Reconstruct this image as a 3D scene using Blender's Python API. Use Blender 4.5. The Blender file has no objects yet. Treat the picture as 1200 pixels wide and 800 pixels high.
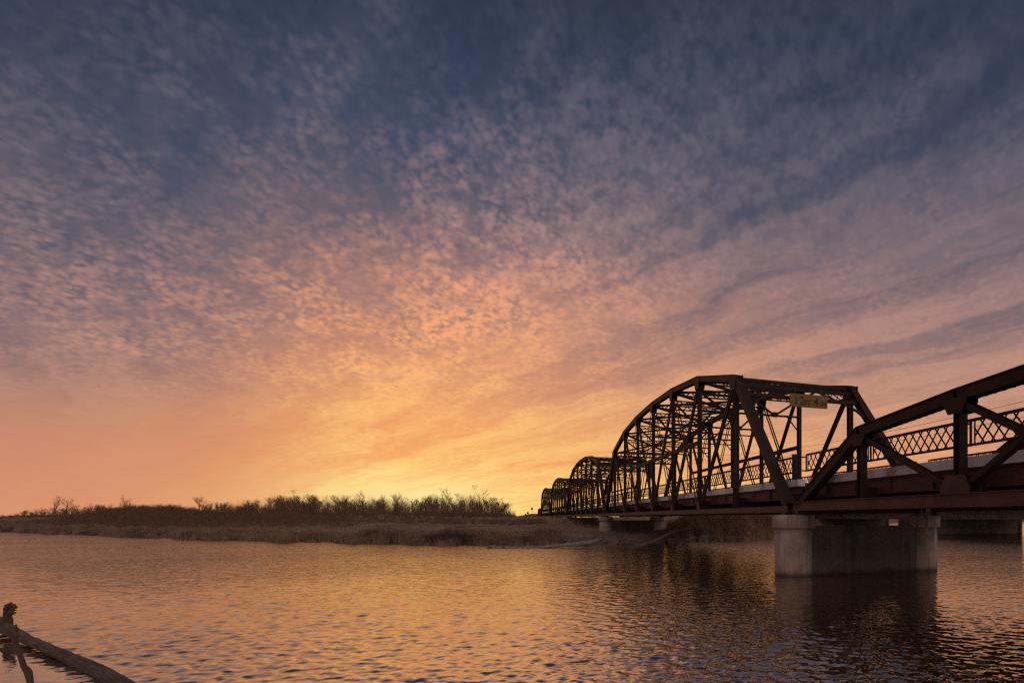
import bpy, math, random
import numpy as np
from mathutils import Vector, Matrix

scene = bpy.context.scene
COL = scene.collection
R = math.radians

# ------------------------------------------------------------------ camera
F = 650.0 / 1200.0            # focal length as a share of the picture width
TH = R(20.3)                  # camera looks 20.3 degrees to the right of the bridge axis (+Y)
HC = 2.45                     # eye height above the water (water is z = 0)
CX, YH = 836.0, 606.0         # principal point of the (cropped) panorama, 1200 px wide
cam = bpy.data.cameras.new("camera")
cam.sensor_fit = 'HORIZONTAL'
cam.sensor_width = 36.0
cam.lens = 36.0 * F
cam.shift_x = (600 - CX) / 1200.0
cam.shift_y = (YH - 400) / 1200.0
cam.clip_start = 0.1
cam.clip_end = 20000
camo = bpy.data.objects.new("camera", cam)
COL.objects.link(camo)
camo.location = (0, 0, HC)
camo.rotation_euler = (R(90), 0, -TH)
scene.camera = camo
cT, sT = math.cos(TH), math.sin(TH)

def at(x, depth, z=0.0):
    """world point seen at picture column x (1200 px wide) at a given depth"""
    X = (x - CX) / 650.0 * depth
    return Vector((X * cT + depth * sT, depth * cT - X * sT, z))

# ------------------------------------------------------------------ exposure
scene.view_settings.view_transform = 'Standard'
scene.view_settings.look = 'None'
scene.view_settings.exposure = 0.0
scene.view_settings.gamma = 1.0
scene.view_settings.use_curve_mapping = False
scene.render.engine = 'CYCLES'
scene.cycles.use_denoising = False
scene.cycles.filter_width = 1.25

def lin(c):
    return tuple(((v / 255) / 12.92 if v / 255 <= .04045 else ((v / 255 + .055) / 1.055) ** 2.4) for v in c)

# ------------------------------------------------------------------ sky (world)
SUN_AZ = R(-8.4)               # clockwise from +Y
SUN_EL = R(1.6)
sx, sy = math.sin(SUN_AZ), math.cos(SUN_AZ)
world = bpy.data.worlds.new("World")
scene.world = world
world.use_nodes = True
NT = world.node_tree
NT.nodes.clear()

class G:
    """little helper that wires value maths in a node tree"""
    def __init__(self, nt):
        self.nt = nt
    def n(self, t, **kw):
        nd = self.nt.nodes.new(t)
        for k, v in kw.items():
            setattr(nd, k, v)
        return nd
    def put(self, sock, v):
        if hasattr(v, 'is_linked'):
            self.nt.links.new(v, sock)
        elif v is not None:
            if sock.type == 'RGBA' and len(v) == 3:
                v = (*v, 1)
            sock.default_value = v
    def m(self, op, a, b=None, c=None, clamp=False):
        nd = self.n('ShaderNodeMath', operation=op)
        nd.use_clamp = clamp
        for i, v in enumerate((a, b, c)):
            if v is not None:
                self.put(nd.inputs[i], v)
        return nd.outputs[0]
    def rng(self, v, a, b, c=0.0, d=1.0, smooth=True):
        nd = self.n('ShaderNodeMapRange')
        if smooth:
            nd.interpolation_type = 'SMOOTHSTEP'
        for i, k in enumerate((v, a, b, c, d)):
            self.put(nd.inputs[i], k)
        return nd.outputs[0]
    def ramp(self, v, stops, interp='LINEAR'):
        nd = self.n('ShaderNodeValToRGB')
        nd.color_ramp.interpolation = interp
        e = nd.color_ramp.elements
        while len(e) < len(stops):
            e.new(0.5)
        for el, (p, c) in zip(e, stops):
            el.position = p
            if not isinstance(c, (tuple, list)):
                c = (c, c, c)
            el.color = (*c, 1)
        self.put(nd.inputs[0], v)
        return nd.outputs[0]
    def mix(self, f, a, b, blend='MIX'):
        nd = self.n('ShaderNodeMix', data_type='RGBA', blend_type=blend)
        self.put(nd.inputs[0], f)
        self.put(nd.inputs[6], a)
        self.put(nd.inputs[7], b)
        return nd.outputs[2]
    def xyz(self, x, y, z):
        nd = self.n('ShaderNodeCombineXYZ')
        for i, v in enumerate((x, y, z)):
            self.put(nd.inputs[i], v)
        return nd.outputs[0]
    def noise(self, vec, scale, detail=2.0, rough=0.5, dist=0.0, col=False):
        nd = self.n('ShaderNodeTexNoise')
        if vec is not None:
            self.put(nd.inputs['Vector'], vec)
        nd.inputs['Scale'].default_value = scale
        nd.inputs['Detail'].default_value = detail
        nd.inputs['Roughness'].default_value = rough
        nd.inputs['Distortion'].default_value = dist
        return nd.outputs[1 if col else 0]
    def sep(self, v):
        nd = self.n('ShaderNodeSeparateXYZ')
        self.put(nd.inputs[0], v)
        return nd.outputs

g = G(NT)
dirv = g.n('ShaderNodeTexCoord').outputs['Generated']
dx, dy, dz = g.sep(dirv)
zc = g.m('MAXIMUM', dz, 0.0)
hl = g.m('SQRT', g.m('ADD', g.m('MULTIPLY', dx, dx), g.m('MULTIPLY', dy, dy)))
hl = g.m('MAXIMUM', hl, 1e-4)
elev = g.m('DIVIDE', g.m('ARCTAN2', zc, hl), R(50))            # 1.0 = 50 degrees up
cosA = g.m('DIVIDE', g.m('ADD', g.m('MULTIPLY', dx, sx), g.m('MULTIPLY', dy, sy)), hl)
A = g.m('DIVIDE', g.m('ARCCOSINE', g.m('MINIMUM', g.m('MAXIMUM', cosA, -1.0), 1.0)), R(1))   # degrees away from the sun
cosR = g.m('DIVIDE', g.m('SUBTRACT', g.m('MULTIPLY', dx, sy), g.m('MULTIPLY', dy, sx)), hl)  # >0 to the right of the sun
# nearness to the sun's azimuth (narrower close to the horizon)
wid = g.mix(g.rng(cosR, -0.06, 0.06), g.rng(elev, 0.0, 0.36, 11.0, 18.0), g.rng(elev, 0.0, 0.36, 34.0, 27.0))
wsun = g.m('DIVIDE', 1.0, g.m('ADD', 1.0, g.m('POWER', g.m('DIVIDE', A, wid), 2.2)))
# unseen sky behind the camera, brightened to pink-grey as added front fill
behind = g.rng(A, 85, 145)

# away to the left dusk has come further down the sky
elev_c = g.m('ADD', elev, g.m('MULTIPLY', 0.145, g.m('MULTIPLY', g.rng(cosR, -0.06, -0.38), g.rng(elev, .08, .28))))

def sky_ramp(rows):
    return g.ramp(elev_c, [(min(1, d / 50.0), lin(c)) for d, c in rows])

clear_sun = sky_ramp([(0, (255, 184, 90)), (3, (253, 168, 90)), (6, (244, 158, 95)), (9, (236, 152, 100)),
                      (13, (198, 132, 108)), (18, (140, 110, 111)), (24, (98, 92, 106)), (31, (63, 74, 99)),
                      (38, (46, 59, 82)), (50, (46, 45, 52))])
clear_off = sky_ramp([(0, (209, 136, 113)), (5, (190, 131, 114)), (8, (172, 127, 114)), (11, (150, 118, 113)),
                      (16, (114, 101, 109)), (23, (74, 79, 98)), (32, (50, 61, 84)), (39, (36, 47, 68)), (50, (40, 40, 48))])
cloud_sun = sky_ramp([(0, (255, 222, 130)), (3, (255, 216, 128)), (6, (255, 202, 120)), (10, (255, 188, 116)),
                      (15, (252, 174, 118)), (21, (232, 160, 126)), (27, (172, 137, 134)), (33, (128, 115, 126)),
                      (40, (92, 93, 110)), (50, (62, 58, 62))])
cloud_off = sky_ramp([(0, (240, 168, 118)), (5, (226, 154, 120)), (8, (208, 148, 123)), (11, (188, 142, 128)),
                      (16, (160, 128, 127)), (23, (128, 113, 121)), (32, (98, 94, 110)), (40, (66, 72, 92)), (50, (54, 52, 58))])
clear = g.mix(wsun, clear_off, clear_sun)
cloud = g.mix(wsun, cloud_off, cloud_sun)

# cloud layer overhead: (px_, py_) is where the view ray meets it
den = g.m('ADD', zc, 0.05)
px_ = g.m('DIVIDE', dx, den)
py_ = g.m('DIVIDE', dy, den)
al = g.m('ADD', g.m('MULTIPLY', px_, -0.4515), g.m('MULTIPLY', py_, 0.892))    # along the cloud bands
ac = g.m('ADD', g.m('MULTIPLY', px_, 0.892), g.m('MULTIPLY', py_, 0.4515))     # across them
P = g.xyz(px_, py_, 0.0)
warp = g.m('SUBTRACT', g.noise(P, 1.1, 2, 0.5), 0.5)
warp2 = g.m('SUBTRACT', g.noise(P, 4.0, 2, 0.5), 0.5)
acw = g.m('ADD', ac, g.m('ADD', g.m('MULTIPLY', warp, 0.55), g.m('MULTIPLY', warp2, 0.16)))
# bands drawn out along one wind direction, at three widths
def band(stretch, scale, seed, lo, hi, detail=3):
    return g.rng(g.noise(g.xyz(g.m('MULTIPLY', al, stretch), acw, seed), scale, detail, 0.55), lo, hi)
band1 = band(0.085, 1.9, 1.4, .40, .60)
band2 = band(0.14, 4.6, 6.2, .36, .64, 4)
band3 = band(0.22, 13.0, 9.9, .34, .66, 4)
# puffs are as tall as they are wide, so they foreshorten less than the flat layer
r1 = g.m('POWER', g.m('DIVIDE', hl, g.m('ADD', zc, 0.13)), 0.66)
ux, uy = g.m('MULTIPLY', g.m('DIVIDE', dx, hl), r1), g.m('MULTIPLY', g.m('DIVIDE', dy, hl), r1)
U = g.xyz(ux, uy, 0.0)
wqs = g.sep(g.noise(U, 9.0, 3, 0.6, col=True))
Pd = g.xyz(g.m('ADD', ux, g.m('MULTIPLY', g.m('SUBTRACT', wqs[0], 0.5), 0.028)),
           g.m('ADD', uy, g.m('MULTIPLY', g.m('SUBTRACT', wqs[1], 0.5), 0.028)), 3.1)
vor = g.n('ShaderNodeTexVoronoi', feature='SMOOTH_F1')
g.put(vor.inputs['Vector'], Pd)
vor.inputs['Scale'].default_value = 58.0
vor.inputs['Smoothness'].default_value = 0.6
puff_v = g.rng(vor.outputs['Distance'], 0.62, 0.12)
puff_n = g.rng(g.noise(Pd, 56.0, 3, 0.58), 0.34, 0.70)
clump = g.rng(g.noise(U, 8.0, 5, 0.66), 0.38, 0.60, 0.22, 1.12)
puff = g.m('MULTIPLY', g.m('ADD', g.m('MULTIPLY', puff_v, 0.52), g.m('MULTIPLY', puff_n, 0.62)), clump)
soft = g.rng(g.noise(U, 2.6, 3, 0.5), 0.40, 0.60)
fuzz = g.rng(g.noise(Pd, 26.0, 4, 0.62), 0.34, 0.68)
softw = g.m('ADD', g.m('MULTIPLY', soft, .28), g.m('MULTIPLY', g.rng(cosR, .05, .35), g.m('MULTIPLY', g.rng(elev, .34, .6), .45)))
puff = g.m('ADD', g.m('MULTIPLY', puff, g.m('SUBTRACT', 1.0, softw)), g.m('MULTIPLY', g.m('MULTIPLY', fuzz, .72), softw))
right = g.rng(acw, 0.7, 2.0)
low = g.rng(elev, 0.34, 0.10)
stk = g.m('ADD', g.m('MULTIPLY', band2, 0.34), g.m('ADD', g.m('MULTIPLY', band3, 0.34), g.m('MULTIPLY', puff, 0.40)))
sw = g.m('MAXIMUM', g.m('MULTIPLY', right, 0.60), g.m('MULTIPLY', low, 0.80))
pat = g.m('ADD', g.m('MULTIPLY', puff, g.m('SUBTRACT', 1.0, sw)), g.m('MULTIPLY', stk, sw))
# where the banks lie across the bands
bank = g.ramp(g.rng(acw, -3.0, 5.0, 0, 1, False),
              [(0.0, .55), (.28, .62), (.36, .85), (.395, .72), (.415, .42), (.44, .70), (.47, 1.0), (.54, 1.05), (.575, .90), (.605, .66),
               (.630, .58), (.646, .85), (.665, 1.1), (.70, .80), (.74, 1.0), (.82, .9), (1.0, .8)])
sweep = g.m('ADD', 0.26, g.m('ADD', g.m('MULTIPLY', band1, .55), g.m('MULTIPLY', band2, .50)))
dens = g.m('MULTIPLY', g.m('MULTIPLY', pat, bank), sweep)
dens = g.m('ADD', dens, g.m('MULTIPLY', g.m('MULTIPLY', right, 0.20), g.m('MULTIPLY', bank, sweep)))
dens = g.m('MULTIPLY', dens, g.rng(elev, .40, .86, 1.18, .85))
dens = g.m('MULTIPLY', dens, g.m('SUBTRACT', 1.0, g.m('MULTIPLY', .55, g.m('MULTIPLY', g.rng(cosR, -.14, -.40), g.rng(elev, .32, .52)))))
core = g.m('MULTIPLY', g.rng(g.m('ABSOLUTE', g.m('SUBTRACT', acw, 1.05)), 1.1, .2), g.m('MULTIPLY', g.rng(elev, .12, .26), g.rng(elev, .58, .36)))
dens = g.m('ADD', dens, g.m('MULTIPLY', g.m('MULTIPLY', core, .42), g.m('ADD', .30, g.m('MULTIPLY', pat, .8))))
dens = g.m('MULTIPLY', g.m('SUBTRACT', 1.0, g.m('POWER', 2.718, g.m('MULTIPLY', dens, -1.35))), 1.22, clamp=True)
# towards the left horizon the sheet thins to a smooth glow
leftfade = g.m('SUBTRACT', 1.0, g.m('MULTIPLY', 0.85, g.m('MULTIPLY', g.rng(cosR, -0.05, -0.24), g.rng(elev, .27, .10))))
dens = g.m('MULTIPLY', dens, leftfade)
# a thin veil behind the puffs: dusty grey-rose where it is thick
thick = g.m('MULTIPLY', g.m('ADD', g.m('MULTIPLY', band1, .6), g.m('MULTIPLY', band2, .4)), g.rng(elev, 0.12, 0.30))
veilc = g.ramp(elev_c, [(0, lin((214, 150, 112))), (.20, lin((176, 134, 116))), (.32, lin((142, 116, 114))), (.46, lin((112, 102, 112))), (.62, lin((84, 84, 100))), (.8, lin((56, 66, 86))), (1, lin((50, 50, 58)))])
veil = g.mix(g.m('MULTIPLY', thick, 0.62), clear, veilc)
sky = g.mix(dens, veil, cloud)
# the low sun shines through the thinnest veil just above it
glow = g.m('MULTIPLY', g.m('POWER', 2.718, g.m('MULTIPLY', g.m('POWER', g.m('DIVIDE', A, 8.5), 2.0), -1.0)),
           g.m('POWER', 2.718, g.m('MULTIPLY', g.m('POWER', g.m('DIVIDE', elev, 0.066), 2.0), -1.0)))
sky = g.mix(g.m('MULTIPLY', glow, 0.88), sky, lin((255, 240, 170)))
bg = g.n('ShaderNodeBackground')
sky = g.mix(behind, sky, (0.62, 0.50, 0.50))
g.put(bg.inputs[0], sky)
bg.inputs[1].default_value = 1.0
out = g.n('ShaderNodeOutputWorld')
NT.links.new(bg.outputs[0], out.inputs[0])

# ------------------------------------------------------------------ sun
sl = bpy.data.lights.new("sun", 'SUN')
sl.energy = 0.10
sl.angle = R(60)
sl.color = (1.0, 0.55, 0.22)
so = bpy.data.objects.new("sun", sl)
COL.objects.link(so)
sv = Vector((sx * math.cos(SUN_EL), sy * math.cos(SUN_EL), math.sin(SUN_EL)))
so.rotation_euler = (-sv).to_track_quat('-Z', 'Y').to_euler()
so.location = (0, 0, 60)

# ------------------------------------------------------------------ materials
def mat(name):
    m = bpy.data.materials.new(name)
    m.use_nodes = True
    nt = m.node_tree
    b = nt.nodes['Principled BSDF']
    return m, G(nt), b

def noisy(name, c1, c2, scale, rough=0.8, bump=0.0, c3=None, detail=5, metal=0.0, stretch=None, bscale=None, spec=None):
    m, q, b = mat(name)
    co = q.n('ShaderNodeTexCoord').outputs['Object']
    if stretch:
        mp = q.n('ShaderNodeMapping')
        mp.inputs['Scale'].default_value = stretch
        q.put(mp.inputs['Vector'], co)
        co = mp.outputs[0]
    nz = q.noise(co, scale, detail, 0.62)
    stops = [(0.30, c1), (0.68, c2)]
    col = q.ramp(nz, stops)
    if c3:
        nz2 = q.noise(co, scale * 0.27, 4, 0.6)
        col = q.mix(q.rng(nz2, 0.52, 0.68), col, c3)
    q.put(b.inputs['Base Color'], col)
    b.inputs['Roughness'].default_value = rough
    b.inputs['Metallic'].default_value = metal
    if spec is not None:
        b.inputs['Specular IOR Level'].default_value = spec
    if bump:
        bp = q.n('ShaderNodeBump')
        bp.inputs['Strength'].default_value = 0.6
        bp.inputs['Distance'].default_value = bump
        q.put(bp.inputs['Height'], q.noise(co, bscale or scale * 2.5, 4, 0.6))
        q.nt.links.new(bp.outputs[0], b.inputs['Normal'])
    return m

M = {}
M['steel'] = noisy('rusty_steel', (.015, .008, .0065), (.038, .017, .012), 2.2, 0.6, 0.004, (.044, .019, .012), bscale=25, spec=.22)
M['red'] = noisy('red_brown_steel', (.058, .021, .015), (.115, .040, .026), 1.7, 0.65, 0.004, (.032, .016, .012), bscale=25)
M['paintwhite'] = noisy('weathered_white_kerb', (.50, .47, .45), (.80, .77, .75), 1.4, 0.85, 0.004, (.25, .20, .17), stretch=(1, 1, .25))
M['asphalt'] = noisy('asphalt', (.04, .038, .036), (.07, .066, .062), 9, 0.9)
M['guard'] = noisy('weathered_rail_paint', (.022, .012, .009), (.05, .024, .017), 5, 0.75)
M['pale'] = noisy('pale_wood', (.16, .125, .10), (.34, .28, .24), 4, 0.85, 0.02, (.09, .07, .055), stretch=(1, 1, 1))
M['bark'] = noisy('bark', (.07, .040, .028), (.13, .076, .052), 3, 0.9)
M['twig'] = noisy('twigs', (.16, .080, .044), (.27, .135, .075), 3, 0.85)
M['brush'] = noisy('brush_stems', (.12, .064, .038), (.23, .125, .075), .6, 0.9)
M['grass'] = noisy('dry_grass_blades', (.26, .165, .098), (.50, .345, .215), .35, 0.9, 0, (.16, .098, .06))
M['reed'] = noisy('dry_reeds', (.13, .078, .046), (.36, .235, .148), .45, 0.9, 0, (.07, .039, .024))
M['ground'] = noisy('bank_soil', (.11, .070, .044), (.24, .158, .102), .35, 0.95, 0.05, (.07, .043, .028), detail=8)
M['rock'] = noisy('riprap_stone', (.09, .07, .06), (.19, .155, .13), 2.0, 0.9, 0.03)
M['dark'] = noisy('dark_metal', (.02, .02, .02), (.04, .038, .036), 3, 0.6)
M['wire'] = noisy('wire', (.03, .03, .03), (.045, .045, .045), 1, 0.6)
M['feather'] = noisy('feathers', (.03, .028, .026), (.06, .055, .05), 8, 0.8)
M['signyellow'] = noisy('faded_yellow_sign', (.185, .105, .012), (.225, .13, .015), 2.4, 0.7, 0, (.15, .085, .011))
M['signblack'] = noisy('sign_lettering', (.014, .012, .010), (.03, .025, .02), 3, 0.6)

def concrete(name, base=1.0):
    m, q, b = mat(name)
    co = q.n('ShaderNodeTexCoord').outputs['Object']
    x, y, z = q.sep(co)
    n1 = q.noise(co, 1.1, 7, 0.65)
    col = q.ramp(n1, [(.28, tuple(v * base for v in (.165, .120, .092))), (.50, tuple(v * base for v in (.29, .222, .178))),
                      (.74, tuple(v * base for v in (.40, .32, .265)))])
    # rain streaks running down from the cap
    st = q.n('ShaderNodeMapping')
    st.inputs['Scale'].default_value = (5.0, 5.0, .22)
    q.put(st.inputs['Vector'], co)
    n2 = q.noise(st.outputs[0], 1.3, 5, 0.7)
    col = q.mix(q.m('MULTIPLY', q.rng(n2, .48, .66), .72), col, tuple(v * base for v in (.060, .036, .025)))
    n4 = q.noise(st.outputs[0], 3.7, 3, 0.6)
    col = q.mix(q.m('MULTIPLY', q.rng(n4, .56, .74), .35), col, tuple(v * base for v in (.44, .38, .34)))
    # old flood line: a paler wavy band of silt and a dark wet foot
    n3 = q.noise(co, .8, 3, .5)
    zz = q.m('ADD', z, q.m('MULTIPLY', q.m('SUBTRACT', n3, .5), .9))
    silt = q.m('MULTIPLY', q.rng(zz, .1, .45), q.rng(zz, .95, .6))
    col = q.mix(q.m('MULTIPLY', silt, .30), col, tuple(v * base for v in (.40, .27, .19)))
    wet = q.rng(q.m('ADD', z, q.m('MULTIPLY', q.m('SUBTRACT', n1, .5), .15)), .22, .02)
    col = q.mix(q.m('MULTIPLY', wet, .75), col, (.03, .022, .018))
    q.put(b.inputs['Base Color'], col)
    b.inputs['Roughness'].default_value = .9
    bp = q.n('ShaderNodeBump')
    bp.inputs['Strength'].default_value = .5
    bp.inputs['Distance'].default_value = .012
    q.put(bp.inputs['Height'], q.noise(co, 14, 6, .7))
    q.nt.links.new(bp.outputs[0], b.inputs['Normal'])
    return m
M['concrete'] = concrete('stained_concrete', 1.22)
M['concrete_web'] = concrete('shaded_stained_concrete', .36)  # darker copy for the web: stains plus under-deck shade put into the colour
M['concrete_dark'] = concrete('old_dark_concrete', .55)

# water
def water_mat():
    m, q, b = mat('river_water')
    co = q.n('ShaderNodeTexCoord').outputs['Object']
    att = q.n('ShaderNodeAttribute')
    att.attribute_name = 'calm'
    calm = att.outputs['Fac']
    att2 = q.n('ShaderNodeAttribute')
    att2.attribute_name = 'unresolved'
    far = att2.outputs['Fac']
    rot = q.n('ShaderNodeMapping')
    rot.inputs['Rotation'].default_value = (0, 0, TH)
    rot.inputs['Scale'].default_value = (.55, 1.0, 1.0)
    q.put(rot.inputs['Vector'], co)
    v = rot.outputs[0]
    n1 = q.noise(v, 3.4, 2, .55, .4)
    n2 = q.noise(v, 5.0, 2, .55, .3)
    n3 = q.noise(v, 13.0, 2, .5, .2)
    gust = q.rng(q.noise(co, .09, 3, .5), .32, .68, .65, 1.2)
    h = q.m('ADD', q.m('MULTIPLY', n1, q.m('ADD', .016, q.m('MULTIPLY', far, .055))), q.m('ADD', q.m('MULTIPLY', n2, q.m('ADD', .014, q.m('MULTIPLY', far, .012))), q.m('MULTIPLY', n3, .0022)))
    h = q.m('MULTIPLY', h, q.m('MULTIPLY', gust, q.m('SUBTRACT', 1.0, q.m('MULTIPLY', calm, .8))))
    bp = q.n('ShaderNodeBump')
    bp.inputs['Strength'].default_value = 1.0
    bp.inputs['Distance'].default_value = 1.0
    q.put(bp.inputs['Height'], h)
    q.nt.links.new(bp.outputs[0], b.inputs['Normal'])
    q.put(b.inputs['Base Color'], q.mix(calm, (.060, .038, .026), (.11, .074, .054)))
    b.inputs['Roughness'].default_value = .03
    b.inputs['IOR'].default_value = 8.5
    b.inputs['Specular Tint'].default_value = (1.0, .91, .79, 1)
    return m
M['water'] = water_mat()

# ------------------------------------------------------------------ building helpers
class MB:
    def __init__(self):
        self.v, self.f = [], []
    def quad_box(self, ring0, ring1, cap=True):
        n = len(self.v)
        self.v += [tuple(p) for p in ring0] + [tuple(p) for p in ring1]
        k = len(ring0)
        for i in range(k):
            j = (i + 1) % k
            self.f.append((n + i, n + j, n + k + j, n + k + i))
        if cap:
            self.f.append(tuple(n + i for i in reversed(range(k))))
            self.f.append(tuple(n + k + i for i in range(k)))
        return self
    def beam(self, p0, p1, w, h, side=None):
        """box from p0 to p1; w is measured along 'side' (default: horizontal), h across it"""
        p0, p1 = Vector(p0), Vector(p1)
        d = (p1 - p0).normalized()
        s = Vector(side) if side is not None else d.cross(Vector((0, 0, 1)))
        if s.length < 1e-4:
            s = Vector((1, 0, 0))
        s = (s - d * s.dot(d)).normalized()
        u = s.cross(d).normalized()
        o = [s * (a * w / 2) + u * (b * h / 2) for a, b in ((-1, -1), (1, -1), (1, 1), (-1, 1))]
        return self.quad_box([p0 + q for q in o], [p1 + q for q in o])
    def box(self, x0, x1, y0, y1, z0, z1):
        r = [(x0, y0), (x1, y0), (x1, y1), (x0, y1)]
        return self.quad_box([(*p, z0) for p in r], [(*p, z1) for p in r])
    def tube(self, pts, rad, n=6, cap=True, lump=0.0, rng=None):
        pts = [Vector(p) for p in pts]
        rings = []
        prev = None
        for i, p in enumerate(pts):
            d = (pts[min(i + 1, len(pts) - 1)] - pts[max(i - 1, 0)]).normalized()
            if prev is None:
                a = d.orthogonal().normalized()
            else:
                a = (prev - d * prev.dot(d)).normalized()
            prev = a
            b = d.cross(a)
            ring = []
            for k in range(n):
                t = 2 * math.pi * k / n
                r = rad[i] * (1 + (rng.uniform(-lump, lump) if rng else 0))
                ring.append(p + a * (math.cos(t) * r) + b * (math.sin(t) * r))
            rings.append(ring)
        base = len(self.v)
        for r in rings:
            self.v += [tuple(q) for q in r]
        for i in range(len(rings) - 1):
            for k in range(n):
                j = (k + 1) % n
                self.f.append((base + i * n + k, base + i * n + j, base + (i + 1) * n + j, base + (i + 1) * n + k))
        if cap:
            self.f.append(tuple(base + k for k in reversed(range(n))))
            self.f.append(tuple(base + (len(rings) - 1) * n + k for k in range(n)))
        return self
    def laced(self, p0, p1, w, h, side, t=.045, step=None, batten=False):
        """two flanges joined by zigzag lacing bars (or batten plates); flanges lie apart by w along 'side'"""
        p0, p1, s = Vector(p0), Vector(p1), Vector(side)
        d = (p1 - p0)
        L = d.length
        d.normalize()
        s = (s - d * s.dot(d)).normalized()
        for q in (-1, 1):
            o = s * (q * (w - t) / 2)
            self.beam(p0 + o, p1 + o, t, h, s)
        step = step or w * 1.1
        n = max(2, int(round(L / step)))
        for i in range(n):
            a, b = p0 + d * (L * i / n), p0 + d * (L * (i + 1) / n)
            q = 1 if i % 2 == 0 else -1
            if batten:
                m = (a + b) / 2
                self.beam(m - d * .09, m + d * .09, w - 2 * t, h * .5, s)
            else:
                k = (w - t) / 2
                self.beam(a - s * (q * k), b + s * (q * k), .085, .02, s.cross(d).cross(b - a + s * (2 * q * k)))
        return self
    def build(self, name, m, parent=None, off=None, smooth=False):
        me = bpy.data.meshes.new(name)
        v = self.v
        if off is not None:
            v = [(a - off[0], b - off[1], c - off[2]) for a, b, c in v]
        me.from_pydata(v, [], self.f)
        me.materials.append(m)
        if smooth:
            me.polygons.foreach_set('use_smooth', [True] * len(me.polygons))
        me.update()
        o = bpy.data.objects.new(name, me)
        COL.objects.link(o)
        if parent is not None:
            o.parent = parent
        return o

def tag(o, label=None, cat=None, group=None, kind=None):
    if label: o['label'] = label
    if cat: o['category'] = cat
    if group: o['group'] = group
    if kind: o['kind'] = kind
    return o

def empty(name, loc, label=None, cat=None, group=None):
    o = bpy.data.objects.new(name, None)
    o.empty_display_size = .3
    COL.objects.link(o)
    o.location = loc
    return tag(o, label, cat, group)

def copy_tree(o, parent=None):
    c = o.copy()
    COL.objects.link(c)
    if parent is not None:
        c.parent = parent
        c.matrix_parent_inverse = o.matrix_parent_inverse.copy()
    for ch in list(o.children):
        copy_tree(ch, c)
    return c

def np_mesh(name, verts, faces, m, smooth=True):
    me = bpy.data.meshes.new(name)
    nv, nf = len(verts), len(faces)
    k = faces.shape[1]
    me.vertices.add(nv)
    me.vertices.foreach_set('co', np.asarray(verts, np.float32).ravel())
    me.loops.add(nf * k)
    me.loops.foreach_set('vertex_index', np.asarray(faces, np.int32).ravel())
    me.polygons.add(nf)
    me.polygons.foreach_set('loop_start', np.arange(0, nf * k, k, dtype=np.int32))
    me.polygons.foreach_set('use_smooth', np.full(nf, smooth))
    me.materials.append(m)
    me.update(calc_edges=True)
    o = bpy.data.objects.new(name, me)
    COL.objects.link(o)
    return o

def grid_faces(nr, nc, wrap=False):
    i, j = np.meshgrid(np.arange(nr - 1), np.arange(nc if wrap else nc - 1), indexing='ij')
    j2 = (j + 1) % nc
    a = i * nc + j
    return np.stack([a, i * nc + j2, (i + 1) * nc + j2, (i + 1) * nc + j], -1).reshape(-1, 4)

rs = np.random.RandomState(7)
def fbm(x, y, scale, octaves=4, seed=0):
    """cheap smooth noise from random sine waves, about -1..1"""
    r = np.random.RandomState(seed)
    o = np.zeros_like(x)
    amp, tot = 1.0, 0.0
    for k in range(octaves):
        for _ in range(5):
            a = r.uniform(0, 2 * np.pi)
            f = scale * 2 ** k * r.uniform(.7, 1.3)
            o += amp * np.sin((x * np.cos(a) + y * np.sin(a)) * f + r.uniform(0, 6.28)) / 2.2
        tot += amp
        amp *= .5
    return o / tot

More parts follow.
